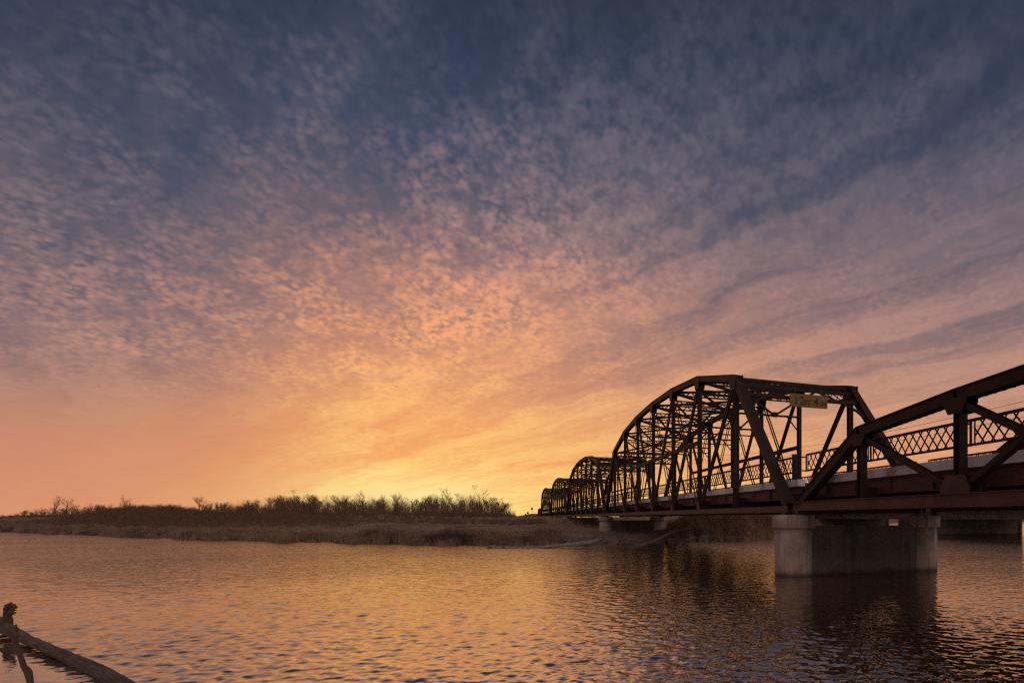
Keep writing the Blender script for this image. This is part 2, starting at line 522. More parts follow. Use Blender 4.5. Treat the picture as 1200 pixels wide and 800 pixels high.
# ------------------------------------------------------------------ the river
LOG_A, LOG_B = at(-20, 12.3), at(150, 7.96)
def build_water():
    azf = np.linspace(R(-58), R(36), 800)                       # fine in front, coarse elsewhere (clockwise from camera axis)
    azc = np.concatenate([np.linspace(R(36), R(302), 120)[1:-1]])
    az = np.concatenate([azf, azc]) + TH
    r = [0.6]
    while r[-1] < 45:
        r.append(r[-1] + max(.035, .0017 * r[-1] ** 1.28 + .00001))
    while r[-1] < 7000:
        r.append(r[-1] * 1.045)
    r = np.array(r)
    dr = np.gradient(r)
    RR, AA = np.meshgrid(r, az, indexing='ij')
    X, Y = RR * np.sin(AA), RR * np.cos(AA)
    Z = np.zeros_like(X)
    rr = np.random.RandomState(11)
    sp = np.maximum(dr[:, None] * 3.2, RR * .0022 * 3.2)
    # wind blows roughly towards the camera from ahead; crests lie across the view
    for k in range(110):
        lam = .085 * (.46 / .085) ** rr.uniform() if k > 9 else rr.uniform(.5, 1.1)
        a = TH + rr.normal(0, .80) + (.5 if k % 3 == 0 else -.15)
        amp = .0042 * lam ** .98 if k > 9 else .0016 * lam
        ph = rr.uniform(0, 6.28)
        w = np.clip((lam - sp) / (lam * .6), 0, 1)
        kx, ky = np.sin(a) * 2 * np.pi / lam, np.cos(a) * 2 * np.pi / lam
        t = kx * X + ky * Y + ph
        Z += w * amp * (np.sin(t) + .30 * np.cos(2 * t))
    gust = 1 + .45 * fbm(X, Y, .16, 3, 5)
    # sheltered shallow water on the near side of the driftwood trunk
    a, b = np.array(LOG_A[:2]), np.array(LOG_B[:2])
    d = b - a
    nrm = np.array([-d[1], d[0]]) / np.hypot(*d)
    if nrm @ (np.array([0., 0.]) - a) < 0:
        nrm = -nrm
    sd = (X - a[0]) * nrm[0] + (Y - a[1]) * nrm[1]
    tt = ((X - a[0]) * d[0] + (Y - a[1]) * d[1]) / (d @ d)
    calm = np.clip(sd / .35, 0, 1) * np.clip((1.25 - tt) / .5, 0, 1) * np.clip((9 - sd) / 3, 0, 1)
    edge = np.exp(-(RR / 1.5) ** 2)
    Z *= gust * (1 - .88 * calm) * (1 - edge)
    V = np.stack([X, Y, Z], -1).reshape(-1, 3)
    o = np_mesh('river_water', V, grid_faces(len(r), len(az), True)[:, ::-1], M['water'])
    un = np.clip((sp - .15) / .5, 0, 1) * np.ones_like(X)
    a2 = o.data.attributes.new('unresolved', 'FLOAT', 'POINT')
    a2.data.foreach_set('value', un.astype(np.float32).ravel())
    at_ = o.data.attributes.new('calm', 'FLOAT', 'POINT')
    at_.data.foreach_set('value', calm.astype(np.float32).ravel())
    tag(o, 'rippled river water reflecting the sunset', kind='structure')
build_water()

# ------------------------------------------------------------------ the far bank
SH = np.array([(-2600, 330), (-1400, 260), (-700, 190), (-300, 140), (0, 94), (60, 84), (120, 73), (184, 66), (240, 61), (300, 57.5),
               (427, 53), (500, 50), (572, 48.5), (640, 48.5), (700, 49), (760, 51), (820, 56), (905, 61.5), (960, 76), (1000, 110),
               (1030, 170), (1050, 255), (1200, 330), (1500, 420), (2400, 500), (3400, 560)], float)
def shore(px):
    d = np.interp(px, SH[:, 0], SH[:, 1])
    return d * (1 + .022 * np.sin(px * .071) + .016 * np.sin(px * .163 + 1.0) + .010 * np.sin(px * .37 + 2))

def ground_z(px, depth):
    px, depth = np.asarray(px, float), np.asarray(depth, float)
    t = depth - shore(px)
    z = np.interp(t, [-8, -3, 0, 1.2, 3.5, 8, 20, 52, 57, 63, 120, 250, 6000], [-1.6, -.7, -.03, .30, .55, .66, .80, 1.08, 1.6, 2.08, 2.22, 2.35, 2.35])
    X = (px - CX) / 650 * depth
    wx, wy = X * cT + depth * sT, depth * cT - X * sT
    land = np.clip(t / 6, 0, 1)
    z = z + land * (.16 * fbm(wx, wy, .16, 3, 1) + .10 * fbm(wx, wy, .7, 2, 2)) * np.clip((400 - depth) / 300, 0, 1)
    # long low mound on the left
    z = z + land * 2.9 * np.exp(-((px - 165) / 85) ** 2) * np.exp(-((depth - 112) / 17) ** 2)
    z = z + land * 1.2 * np.exp(-((px - 300) / 90) ** 2) * np.exp(-((depth - 104) / 10) ** 2)
    z = z + land * .7 * np.exp(-((px - 420) / 110) ** 2) * np.exp(-((depth - 112) / 8) ** 2)
    # higher bank behind the second pier, right of the trusses
    z = z + land * 2.7 * (1 / (1 + np.exp(-(px - 806) / 7))) * (1 / (1 + np.exp((px - 935) / 10))) * np.clip(t / 13, 0, 1) * np.clip((300 - t) / 200, 0, 1)
    # road embankment that meets the bridge
    h = 4.0 - np.maximum(0, np.abs(wx - 15.2) - 6.5) / 2.6 - np.maximum(0, 236 - wy) / 2.2
    z = np.where(t > 5, np.maximum(z, h), z)
    return z

def build_bank():
    px = np.concatenate([np.linspace(-2600, -60, 60), np.linspace(-58, 1062, 560), np.linspace(1066, 3400, 70)])
    t = np.concatenate([np.linspace(-8, 0, 9), np.linspace(.25, 8, 26), np.geomspace(8.4, 220, 110), np.geomspace(230, 7000, 40)])
    T, PX = np.meshgrid(t, px, indexing='ij')
    D = shore(PX) + T
    X = (PX - CX) / 650 * D
    Z = ground_z(PX, D)
    V = np.stack([X * cT + D * sT, D * cT - X * sT, Z], -1).reshape(-1, 3)
    o = np_mesh('ground', V, grid_faces(len(t), len(px)), M['ground'])
    tag(o, 'brown winter river bank across the water', kind='structure')
    # the bank the photographer stands on
    ax = np.linspace(-60, 60, 90)
    ay = np.concatenate([np.linspace(3.2, -10, 40), np.geomspace(10.5, 60, 16) * -1])
    Y, X = np.meshgrid(ay, ax, indexing='ij')
    tt = 2.4 - Y + .5 * np.sin(X * .35)
    Z = np.interp(tt, [-1, 0, 2.5, 6, 60], [-.4, 0, .75, 1.2, 3.0]) + .06 * fbm(X, Y, .8, 3, 9)
    o = np_mesh('near_bank_ground', np.stack([X, Y, Z], -1).reshape(-1, 3), grid_faces(len(ay), len(ax)), M['ground'])
    tag(o, 'bare earth of the near river bank', kind='structure')
build_bank()

# ------------------------------------------------------------------ bridge
D0, W = 11.5, 7.2           # near truss plane, distance between the truss planes
S0, PANEL, NP = 21.55, 6.03, 8
LSP = PANEL * NP            # 48.24
GAP = .70
ZB = 2.73                   # underside of the bottom chord
ZC = 2.92                   # bottom chord centre
XA = (1, 0, 0)

def railing(root, x, y0, y1, inner, posts, off):
    """lattice railing along y at lateral x; posts = stations where a panel ends"""
    mb = MB()
    zt, zb_ = 5.10, 4.43
    mb.beam((x, y0, zt), (x, y1, zt), .07, .075)
    mb.beam((x, y0, zb_), (x, y1, zb_), .07, .065)
    lat = MB()
    for a, b in zip(posts[:-1], posts[1:]):
        a, b = a + .14, b - .14
        n = max(3, int(round((b - a) / .335)))
        st = (b - a) / n
        run = 1.5 * st
        for i in range(-2, n + 2):
            for sgn, lay in ((1, -.012), (-1, .012)):
                ya = a + i * st
                p, q = (ya, zb_), (ya + run, zt)
                if sgn < 0:
                    p, q = (ya + run, zb_), (ya, zt)
                # clip to the panel
                lo, hi = max(a, min(p[0], q[0])), min(b, max(p[0], q[0]))
                if hi - lo < .05:
                    continue
                f = lambda y: p[1] + (q[1] - p[1]) * (y - p[0]) / (q[0] - p[0])
                lat.beam((x + lay, lo, f(lo)), (x + lay, hi, f(hi)), .016, .042, XA)
        for y in (a, b):
            lat.beam((x, y, zb_ - .02), (x, y, zt + .02), .03, .03)
    r = mb.build('railing', M['guard'], root, off)
    lat.build('lattice', M['guard'], r, off)
    for y in posts:
        MB().beam((x, y, zb_ - .04), (x, y, zt + .03), .05, .05).beam((x, y, zt - .1), (x + (-.22 if x < W / 2 else .22), y, zt - .1), .05, .05).beam((x, y, zb_), (x + (-.22 if x < W / 2 else .22), y, zb_), .05, .05).build('railing_post', M['guard'], r, off)
    return r

def deck(root, L, joints, off):
    MB().box(.46, W - .46, .02, L - .02, 3.80, 3.98).build('deck_slab', M['asphalt'], root, off)
    for x0, x1 in ((.45, .78), (W - .78, W - .45)):
        k = MB()
        n = int(round(L / 3.02))
        for i in range(n):
            k.box(x0, x1, L * i / n + .006, L * (i + 1) / n - .006, 3.83, 4.13)
        k.build('kerb', M['paintwhite'], root, off)
    for x in (.62, W - .62):
        s = MB()
        s.beam((x, .05, 3.52), (x, L - .05, 3.52), .03, .50, XA)
        s.beam((x, .05, 3.285), (x, L - .05, 3.285), .22, .03, XA)
        s.beam((x, .05, 3.77), (x, L - .05, 3.77), .22, .03, XA)
        for i in range(int(L / 2.0)):
            s.box(x - .11, x + .11, 1 + i * 2.0, 1.03 + i * 2.0, 3.31, 3.75)
        s.build('stringer', M['red'], root, off)
    for x in (2.2, 3.75, 5.3):
        MB().beam((x, .05, 3.55), (x, L - .05, 3.55), .2, .44, XA).build('stringer', M['steel'], root, off)
    for y in joints:
        b = MB()
        y = min(max(y, .2), L - .2)
        b.beam((.16, y, 3.18), (W - .16, y, 3.18), .03, .66, (0, 1, 0))
        b.beam((.16, y, 2.86), (W - .16, y, 2.86), .26, .03, (0, 1, 0))
        b.build('floor_beam', M['steel'], root, off)

def gusset(mb, x, y, z, w, h, t=.02):
    for s in (-1, 1):
        xx = x + s * .20
        r = [(y - w / 2, z - h * .35), (y + w / 2, z - h * .35), (y + w / 2, z), (y + w * .30, z + h * .65), (y - w * .30, z + h * .65), (y - w / 2, z)]
        mb.quad_box([(xx - t, a, b) for a, b in r], [(xx + t, a, b) for a, b in r])

def through_span(label):
    root = empty('truss_span', (D0, S0, ZB), label, 'bridge span', 'steel through truss spans of the bridge')
    off = (0, 0, ZB)
    st, rd = M['steel'], M['red']
    j = [i * PANEL for i in range(NP + 1)]
    zt = [ZC, 9.93, 11.28, 11.80, 11.95, 11.80, 11.28, 9.93, ZC]
    top = [Vector((0, j[i], zt[i])) for i in range(NP + 1)]
    bot = [Vector((0, j[i], ZC)) for i in range(NP + 1)]
    zm = [0, 0] + [(ZC + zt[i]) / 2 + .15 for i in range(2, 7)]
    for x in (0, W):
        X = Vector((x, 0, 0))
        c = MB()
        for i in range(1, NP - 1):
            d = (top[i + 1] - top[i]).normalized() * .10
            c.beam(top[i] + X - d, top[i + 1] + X + d, .36, .32, XA)
            u = Vector((0, -d.z, d.y)).normalized() * .175
            c.beam(top[i] + X + u, top[i + 1] + X + u, .44, .03, XA)
        c.build('top_chord', st, root, off)
        for a, b in ((0, 1), (NP, NP - 1)):
            e = MB()
            p0, p1 = top[a] + X, top[b] + X
            e.beam(p0, p1, .36, .40, XA)
            d = (p1 - p0).normalized()
            u = Vector((0, -d.z, d.y))
            if u.z < 0: u = -u
            e.beam(p0 + u * .215, p1 + u * .215, .44, .03, XA)
            e.build('end_post', st, root, off)
        b_ = MB()
        for q in (-1, 1):
            b_.beam((x + q * .15, -.12, ZC - .10), (x + q * .15, LSP + .12, ZC - .10), .06, .28, XA)
            b_.beam((x + q * .12, -.12, ZC - .235), (x + q * .12, LSP + .12, ZC - .235), .16, .03, XA)
        for i in range(int(LSP / .8)):
            b_.box(x - .12, x + .12, i * .8 + .3, i * .8 + .6, ZC + .02, ZC + .038)
        b_.build('bottom_chord', rd, root, off)
        for i in range(1, NP):
            v = MB()
            if i in (1, NP - 1):
                v.laced(bot[i] + X + Vector((0, 0, .1)), top[i] + X, .30, .26, (0, 1, 0), .06, .42)
            else:
                p0, p1 = bot[i] + X + Vector((0, 0, .1)), top[i] + X
                v.beam(p0, p1, .035, .26, XA)
                for q in (-1, 1):
                    v.beam(p0 + Vector((0, q * .115, 0)), p1 + Vector((0, q * .115, 0)), .24, .03, XA)
            v.build('vertical', st, root, off)
            if i not in (1, NP - 1):
                MB().beam((x, j[i], ZC - .02), (x, j[i], ZC + .50), .32, .30, XA).build('post_shoe', rd, root, off)
        # main diagonals fall towards mid-span, counters in the middle panels
        def diag(a, b, w, wide):
            p0, p1 = top[a] + X, bot[b] + X
            d = MB()
            if wide:
                d.laced(p0, p1, .34, .12, (0, 1, 0), .09, .62, True)
            else:
                d.beam(p0 + Vector((.09, 0, 0)), p1 + Vector((.09, 0, 0)), .03, w, XA)
                d.beam(p0 - Vector((.09, 0, 0)), p1 - Vector((.09, 0, 0)), .03, w, XA)
            d.build('diagonal', st, root, off)
        for a, b in ((1, 2), (2, 3), (7, 6), (6, 5)):
            diag(a, b, .2, True)
        for a, b in ((3, 4), (5, 4)):
            diag(a, b, .2, True)
        for a, b in ((4, 3), (4, 5), (3, 2), (5, 6)):
            diag(a, b, .14, False)
        s = MB()
        s.laced((x, j[2], zm[2]), (x, j[6], zm[6]), .24, .2, (0, 0, 1), .09, .3, True)
        s.build('mid_strut', st, root, off)
        for i in range(1, NP):
            gs = MB()
            gusset(gs, x, j[i], top[i].z - .18, .95, -.75)
            gs.build('gusset_plate', st, root, off)
    # portals in the planes of the end posts
    for a, b in ((0, 1), (NP, NP - 1)):
        pm = MB()
        p1 = top[b]
        d = (top[a] - top[b]).normalized()
        up = p1
        lo = p1 + d * 1.35
        for base in (up + d * .05, up + d * .55):
            pm.beam(base + Vector((.2, 0, 0)), base + Vector((W - .2, 0, 0)), .16, .17, (0, 1, 0))
        pm.beam(lo + Vector((.2, 0, 0)), lo + Vector((W - .2, 0, 0)), .24, .18, (0, 1, 0))
        n = 18
        for i in range(n):
            x0, x1 = .2 + (W - .4) * i / n, .2 + (W - .4) * (i + 1) / n
            q0, q1 = up + d * .05, up + d * .55
            pm.beam(q0 + Vector((x0, 0, 0)), q1 + Vector((x1, 0, 0)), .07, .025, (0, 0, 1))
            pm.beam(q1 + Vector((x0, 0, 0)), q0 + Vector((x1, 0, 0)), .07, .025, (0, 0, 1))
        n = 16
        for i in range(n):
            x0, x1 = .2 + (W - .4) * i / n, .2 + (W - .4) * (i + 1) / n
            if x1 < 2.6 or x0 > W - 2.6:
                q0, q1 = up + d * .62, lo - d * .08
                pm.beam(q0 + Vector((x0, 0, 0)), q1 + Vector((x1, 0, 0)), .06, .025, (0, 0, 1))
                pm.beam(q1 + Vector((x0, 0, 0)), q0 + Vector((x1, 0, 0)), .06, .025, (0, 0, 1))
        n = 6
        for i in range(n):
            x0, x1 = .2 + (W - .4) * i / n, .2 + (W - .4) * (i + 1) / n
            q0, q1 = (up + d * .55, lo) if i % 2 == 0 else (lo, up + d * .55)
            pm.beam(q0 + Vector((x0, 0, 0)), q1 + Vector((x1, 0, 0)), .10, .08, (0, 0, 1))
        for xa, xb in ((.1, 1.5), (W - .1, W - 1.5)):
            pts = [lo + d * 1.5 + Vector((xa, 0, 0)), lo + d * .75 + Vector((xa + (xb - xa) * .25, 0, 0)), lo + d * .25 + Vector((xa + (xb - xa) * .6, 0, 0)), lo + Vector((xb, 0, 0))]
            for u, v in zip(pts[:-1], pts[1:]):
                pm.beam(u, v, .12, .1, (0, 1, 0))
            pm.beam(lo + d * .75 + Vector((xa + (xb - xa) * .25, 0, 0)), lo + d * .1 + Vector((xa, 0, 0)), .06, .05, (0, 1, 0))
        pm.build('portal_frame', st, root, off)
    # sway frames between the trusses at the inner joints
    for i in range(2, NP - 1):
        s = MB()
        y = j[i]
        z1 = top[i].z - .05
        zl = min(9.3, z1 - 1.5)
        s.laced((.15, y, z1 - .08), (W - .15, y, z1 - .08), .40, .16, (0, 0, 1), .085, .40)
        s.laced((.15, y - .0, z1 - .78), (W - .15, y, z1 - .78), .34, .12, (0, 0, 1), .075, .34)
        s.beam((.15, y, zl), (W - .15, y, zl), .10, .12)
        n = 4
        for k in range(n):
            x0, x1 = .15 + (W - .3) * k / n, .15 + (W - .3) * (k + 1) / n
            a, b = ((z1 - .85), zl) if k % 2 == 0 else (zl, z1 - .85)
            s.beam((x0, y, a), (x1, y, b), .09, .13, (0, 1, 0))
        for k in (1, 3):
            xx = .15 + (W - .3) * k / n
            s.box(xx - .2, xx + .2, y - .012, y + .012, zl - .1, zl + .24)
        for xa, xb in ((.1, .95), (W - .1, W - .95)):
            s.beam((xa, y, zl - .95), (xb, y, zl), .07, .07, (0, 1, 0))
        s.build('sway_frame', st, root, off)
    # sway struts at mid height of the tallest posts
    for i in (3, 4, 5):
        s = MB()
        s.beam((.12, j[i], zm[i] + 1.3), (W - .12, j[i], zm[i] + 1.3), .07, .09)
        s.build('cross_strut', st, root, off)
    # top laterals: crossed laced bars in the plane of the top chord
    for i in range(1, NP - 1):
        l = MB()
        for a, b in ((0, W), (W, 0)):
            p0, p1 = top[i] + Vector((a, 0, -.12)), top[i + 1] + Vector((b, 0, -.12))
            n = (p1 - p0).cross(Vector((0, 0, 1)))
            l.laced(p0, p1, .30, .12, n, .075, .36)
        l.build('top_lateral', st, root, off)
    for i in range(NP):
        l = MB()
        for a, b in ((.2, W - .2), (W - .2, .2)):
            l.beam((a, j[i], 2.84), (b, j[i + 1], 2.84 - (.07 if a > 1 else 0)), .1, .06)
        l.build('bottom_lateral', st, root, off)
    deck(root, LSP, j, off)
    for x in (.36, W - .36):
        railing(root, x, .1, LSP - .1, x, j, off)
    for x in (0, W):
        for y in (.15, LSP - .15):
            s = MB()
            s.box(x - .28, x + .28, y - .20, y + .20, 2.56, 2.60)
            s.box(x - .20, x + .20, y - .13, y + .13, 2.60, 2.668)
            s.build('bearing', M['dark'], root, off)
    return root

def pony_span(y0, label):
    L, npan = 22.3, 5
    pn = L / npan
    root = empty('pony_truss_span', (D0, y0, ZB), label, 'bridge span', 'low pony truss spans of the bridge')
    off = (0, 0, ZB)
    st, rd = M['steel'], M['red']
    j = [i * pn for i in range(npan + 1)]
    zt = [ZC, 5.52, 5.93, 5.74, 5.40, ZC]
    top = [Vector((0, j[i], zt[i])) for i in range(npan + 1)]
    bot = [Vector((0, j[i], ZC)) for i in range(npan + 1)]
    for x in (0, W):
        X = Vector((x, 0, 0))
        c = MB()
        for i in range(1, npan - 1):
            d = (top[i + 1] - top[i]).normalized()
            e = d * .06
            c.beam(top[i] + X - e, top[i + 1] + X + e, .38, .31, XA)
            u = Vector((0, -d.z, d.y)) * .17
            c.beam(top[i] + X + u, top[i + 1] + X + u, .48, .03, XA)
            n = int((top[i + 1] - top[i]).length / .27)
            for k in range(n):                         # lacing bar ends under the chord
                p = top[i].lerp(top[i + 1], (k + .5) / n) + X - u * .86
                c.beam(p - d * .04, p + d * .04, .40, .03, XA)
        c.build('top_chord', st, root, off)
        for a, b in ((0, 1), (npan, npan - 1)):
            p0, p1 = top[a] + X, top[b] + X
            d = (p1 - p0).normalized()
            u = Vector((0, -d.z, d.y))
            if u.z < 0: u = -u
            e = MB()
            e.beam(p0, p1 + d * .08, .38, .31, XA)
            e.beam(p0 + u * .17, p1 + u * .17 + d * .05, .48, .03, XA)
            e.build('end_post', st, root, off)
        b_ = MB()
        for q in (-1, 1):
            b_.beam((x + q * .15, -.12, ZC), (x + q * .15, L + .12, ZC), .06, .38, XA)
            b_.beam((x + q * .12, -.12, ZC - .175), (x + q * .12, L + .12, ZC - .175), .16, .03, XA)
            b_.beam((x + q * .19, -.12, ZC + .172), (x + q * .19, L + .12, ZC + .172), .12, .025, XA)
        b_.build('bottom_chord', rd, root, off)
        for i in range(1, npan):
            v = MB()
            p0, p1 = bot[i] + X + Vector((0, 0, .15)), top[i] + X - Vector((0, 0, .12))
            v.beam(p0, p1, .03, .22, XA)
            for q in (-1, 1):
                v.beam(p0 + Vector((0, q * .11, 0)), p1 + Vector((0, q * .11, 0)), .26, .03, XA)
            v.build('vertical', st, root, off)
        def diag(p, q, w, dx=.1):
            d = MB()
            for s in (-1, 1):
                d.beam(p + X + Vector((s * dx, 0, 0)), q + X + Vector((s * dx, 0, 0)), .035, w, XA)
            d.build('diagonal', st, root, off)
        low = Vector((0, 0, .22))
        hi = Vector((0, 0, -.14))
        diag(top[1] + hi, bot[2] + low, .17)
        diag(top[4] + hi, bot[3] + low, .17)
        diag(top[2] + hi, bot[3] + low, .15)
        diag(top[3] + hi, bot[2] + low, .15, .145)
        for i in (2, 3):
            gs = MB()
            gusset(gs, x, j[i], ZC + .33, 1.05, .52)
            gs.build('gusset_plate', rd, root, off)
        for i in range(1, npan):
            gt = MB()
            gusset(gt, x, j[i], top[i].z - .22, .8, -.42, .012)
            gt.build('gusset_plate', st, root, off)
        gt = MB()
        m = (top[2] + top[3] + bot[2] + bot[3]) / 4
        for s in (-1, 1):
            xx = x + s * .20
            r = [(m.y - .26, m.z - .15), (m.y + .26, m.z - .15), (m.y + .26, m.z + .2), (m.y - .26, m.z + .2)]
            gt.quad_box([(xx - .01, a, b) for a, b in r], [(xx + .01, a, b) for a, b in r])
        gt.build('gusset_plate', st, root, off)
    deck(root, L, j, off)
    for x in (.36, W - .36):
        railing(root, x, .1, L - .1, x, j, off)
    for x in (0, W):
        for y in (.15, L - .15):
            s = MB()
            s.box(x - .28, x + .28, y - .20, y + .20, 2.56, 2.60)
            s.box(x - .20, x + .20, y - .13, y + .13, 2.60, ZB)
            s.build('bearing', M['dark'], root, off)
    return root

SPAN_LABELS = ['nearest and tallest looking steel through truss span, carrying the yellow clearance sign',
               'second through truss span from the camera, directly behind the sign-bearing span',
               'third through truss span, small arch between the second and the farthest arch',
               'farthest through truss span, smallest high arch beside the pony truss and treeline']
span = through_span(SPAN_LABELS[0])
for k in range(1, 4):
    c = copy_tree(span)
    c.location.y = S0 + k * (LSP + GAP)
    c['label'] = SPAN_LABELS[k]
END = S0 + 3 * (LSP + GAP) + LSP
pony = pony_span(-1.6, 'low pony truss span nearest the camera at the right edge')
c = copy_tree(pony)
c.location.y = END + GAP
c['label'] = 'tiny low pony truss span at the far bank end of the bridge'
END2 = END + GAP + 22.3

# piers ---------------------------------------------------------------
def pier(y, label, mtl=M['concrete'], zfoot=-1.5):
    root = empty('bridge_pier', (D0, y, 0), label, 'bridge pier', 'concrete piers carrying the truss spans')
    for x in (0, W - .55):
        n = 40
        c = MB()
        c.tube([(x, 0, zfoot), (x, 0, 2.02)], [.81, .80], n)
        c.build('column', mtl, root, smooth=False)
        k = MB()
        c2 = [(x, 0, 2.0), (x, 0, 2.03), (x, 0, 2.48), (x, 0, 2.54), (x, 0, 2.56)]
        k.tube(c2, [.90, .93, .93, .90, .80], n)
        k.build('column_cap', mtl, root)
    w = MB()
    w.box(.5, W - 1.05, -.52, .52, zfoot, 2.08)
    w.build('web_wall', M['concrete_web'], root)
    for o in root.children:
        if o.name.split('.')[0] in ('column', 'column_cap'):
            me = o.data
            me.polygons.foreach_set('use_smooth', [abs(p.normal.z) < .9 for p in me.polygons])
    return root
p0 = pier(S0 - GAP / 2 - .05, 'stained concrete pier with two round columns in the water under the near truss')
PL = ['concrete pier on the far bank behind the pale driftwood log', 'third concrete pier, half hidden in brush on the far bank',
      'small concrete pier beneath the third and farthest through trusses', 'small concrete pier under the far end of the through trusses']
for k in range(4):
    c = copy_tree(p0)
    c.location.y = S0 + (k + 1) * (LSP + GAP) - GAP / 2
    c['label'] = PL[k]
c = copy_tree(p0)
c.location.y = -1.75
c['label'] = 'concrete pier under the camera end of the pony truss, beyond the right edge'
ab = empty('bridge_abutment', (D0, END2 + .6, 0), 'low concrete abutment where the bridge meets the far road', 'abutment')
MB().box(-.6, W + .6, -.55, .9, .5, 2.56).build('bearing_seat', M['concrete'], ab)
MB().box(-.6, W + .6, .15, .9, 2.562, 3.98).build('back_wall', M['concrete'], ab)
# far road
MB().box(D0 + .3, D0 + W - .3, END2 + 1.5, END2 + 190, 3.2, 4.03).build('road', M['asphalt'])
tag(bpy.data.objects['road'], 'road running off the far end of the bridge', kind='structure')

# marker box at the joint of the two spans
mk = empty('railing_pillar', (D0 + .62, S0 + .62, 4.13), 'short dark steel post on the kerb where two spans meet', 'post')
MB().box(-.10, .10, -.09, .09, 0.004, 1.12).build('shaft', M['steel'], mk)
MB().box(-.12, .12, -.11, .11, 1.12, 1.16).build('cap', M['steel'], mk)

# clearance sign -------------------------------------------------------
d = Vector((0, PANEL, 9.93 - ZC)).normalized()
sgn = empty('clearance_sign', (D0 + 3.72, S0 + PANEL - 1.28, 8.72), 'long yellow sign reading 12FT 4IN hanging from the portal', 'sign')
pl = MB()
SW, SHT = 2.32, .70
r_, n_ = .06, 5
ring = []
for cxx, czz, a0 in ((SW / 2 - r_, SHT / 2 - r_, 0), (-SW / 2 + r_, SHT / 2 - r_, 90), (-SW / 2 + r_, -SHT / 2 + r_, 180), (SW / 2 - r_, -SHT / 2 + r_, 270)):
    for k in range(n_ + 1):
        t = R(a0 + 90 * k / n_)
        ring.append((cxx + r_ * math.cos(t), czz + r_ * math.sin(t)))
pl.quad_box([(x, -.012, z) for x, z in ring], [(x, .012, z) for x, z in ring])
pl.build('panel', M['signyellow'], sgn)
hb = MB()
for x in (-.8, .8):
    hb.beam((x, .02, -.2), (x, .10, .75), .05, .03)
hb.build('hanger', M['dark'], sgn)
def text_part(txt, size, x, z):
    cu = bpy.data.curves.new('lettering', 'FONT')
    cu.body = txt
    cu.size = size
    cu.extrude = .002
    cu.offset = .014
    cu.space_character = 1.08
    to = bpy.data.objects.new('lettering', cu)
    COL.objects.link(to)
    bpy.context.view_layer.update()
    me = bpy.data.meshes.new_from_object(to.evaluated_get(bpy.context.evaluated_depsgraph_get()))
    bpy.data.objects.remove(to)
    me.materials.clear()
    me.materials.append(M['signblack'])
    o = bpy.data.objects.new('lettering', me)
    COL.objects.link(o)
    o.parent = sgn
    o.location = (x, -.0165, z)
    o.rotation_euler = (R(90), 0, 0)
    return o
text_part('12', .62, -.93, -.215)
text_part('FT', .36, -.28, -.215)
text_part('4', .62, .30, -.215)
text_part('IN', .36, .70, -.215)

# ------------------------------------------------------------------ second road bridge beyond
LAT0, LAT1 = 56.0, 72.0
hb_ = empty('highway_bridge', (LAT0, 0, 0), 'plain concrete road bridge behind the trusses, mostly hidden', 'bridge')
MB().box(-1.2, LAT1 - LAT0 + 1.2, -40, 300, 3.3, 4.1).build('deck_slab', M['concrete_dark'], hb_)
for x in (.6, 4.3, 8.0, 11.7, 15.4):
    MB().box(x - .25, x + .25, -40, 300, 2.2, 3.3).build('girder', M['concrete_dark'], hb_)
for x in (-1.1, LAT1 - LAT0 + .9):
    MB().box(x, x + .25, -40, 300, 4.1, 4.9).build('parapet', M['concrete_dark'], hb_)
HP = ['broad dark concrete wall pier in the water at the far right', 'dark concrete wall pier seen above the near pier wall',
      'distant dark concrete pier left of the near pier cap']
hp0 = empty('wall_pier', (LAT0, 62.4, 0), HP[0], 'bridge pier', 'wall piers of the second bridge')
MB().box(.5, LAT1 - LAT0 - .5, -.4, .4, -1.5, 2.2).build('wall', M['concrete_dark'], hp0)
for x in (0, LAT1 - LAT0):
    MB().tube([(x, 0, -1.5), (x, 0, 2.2)], [.55, .55], 28).build('column', M['concrete_dark'], hp0)
for k in (1, 2):
    c = copy_tree(hp0)
    c.location.y = 62.4 + 31 * k
    c['label'] = HP[k]

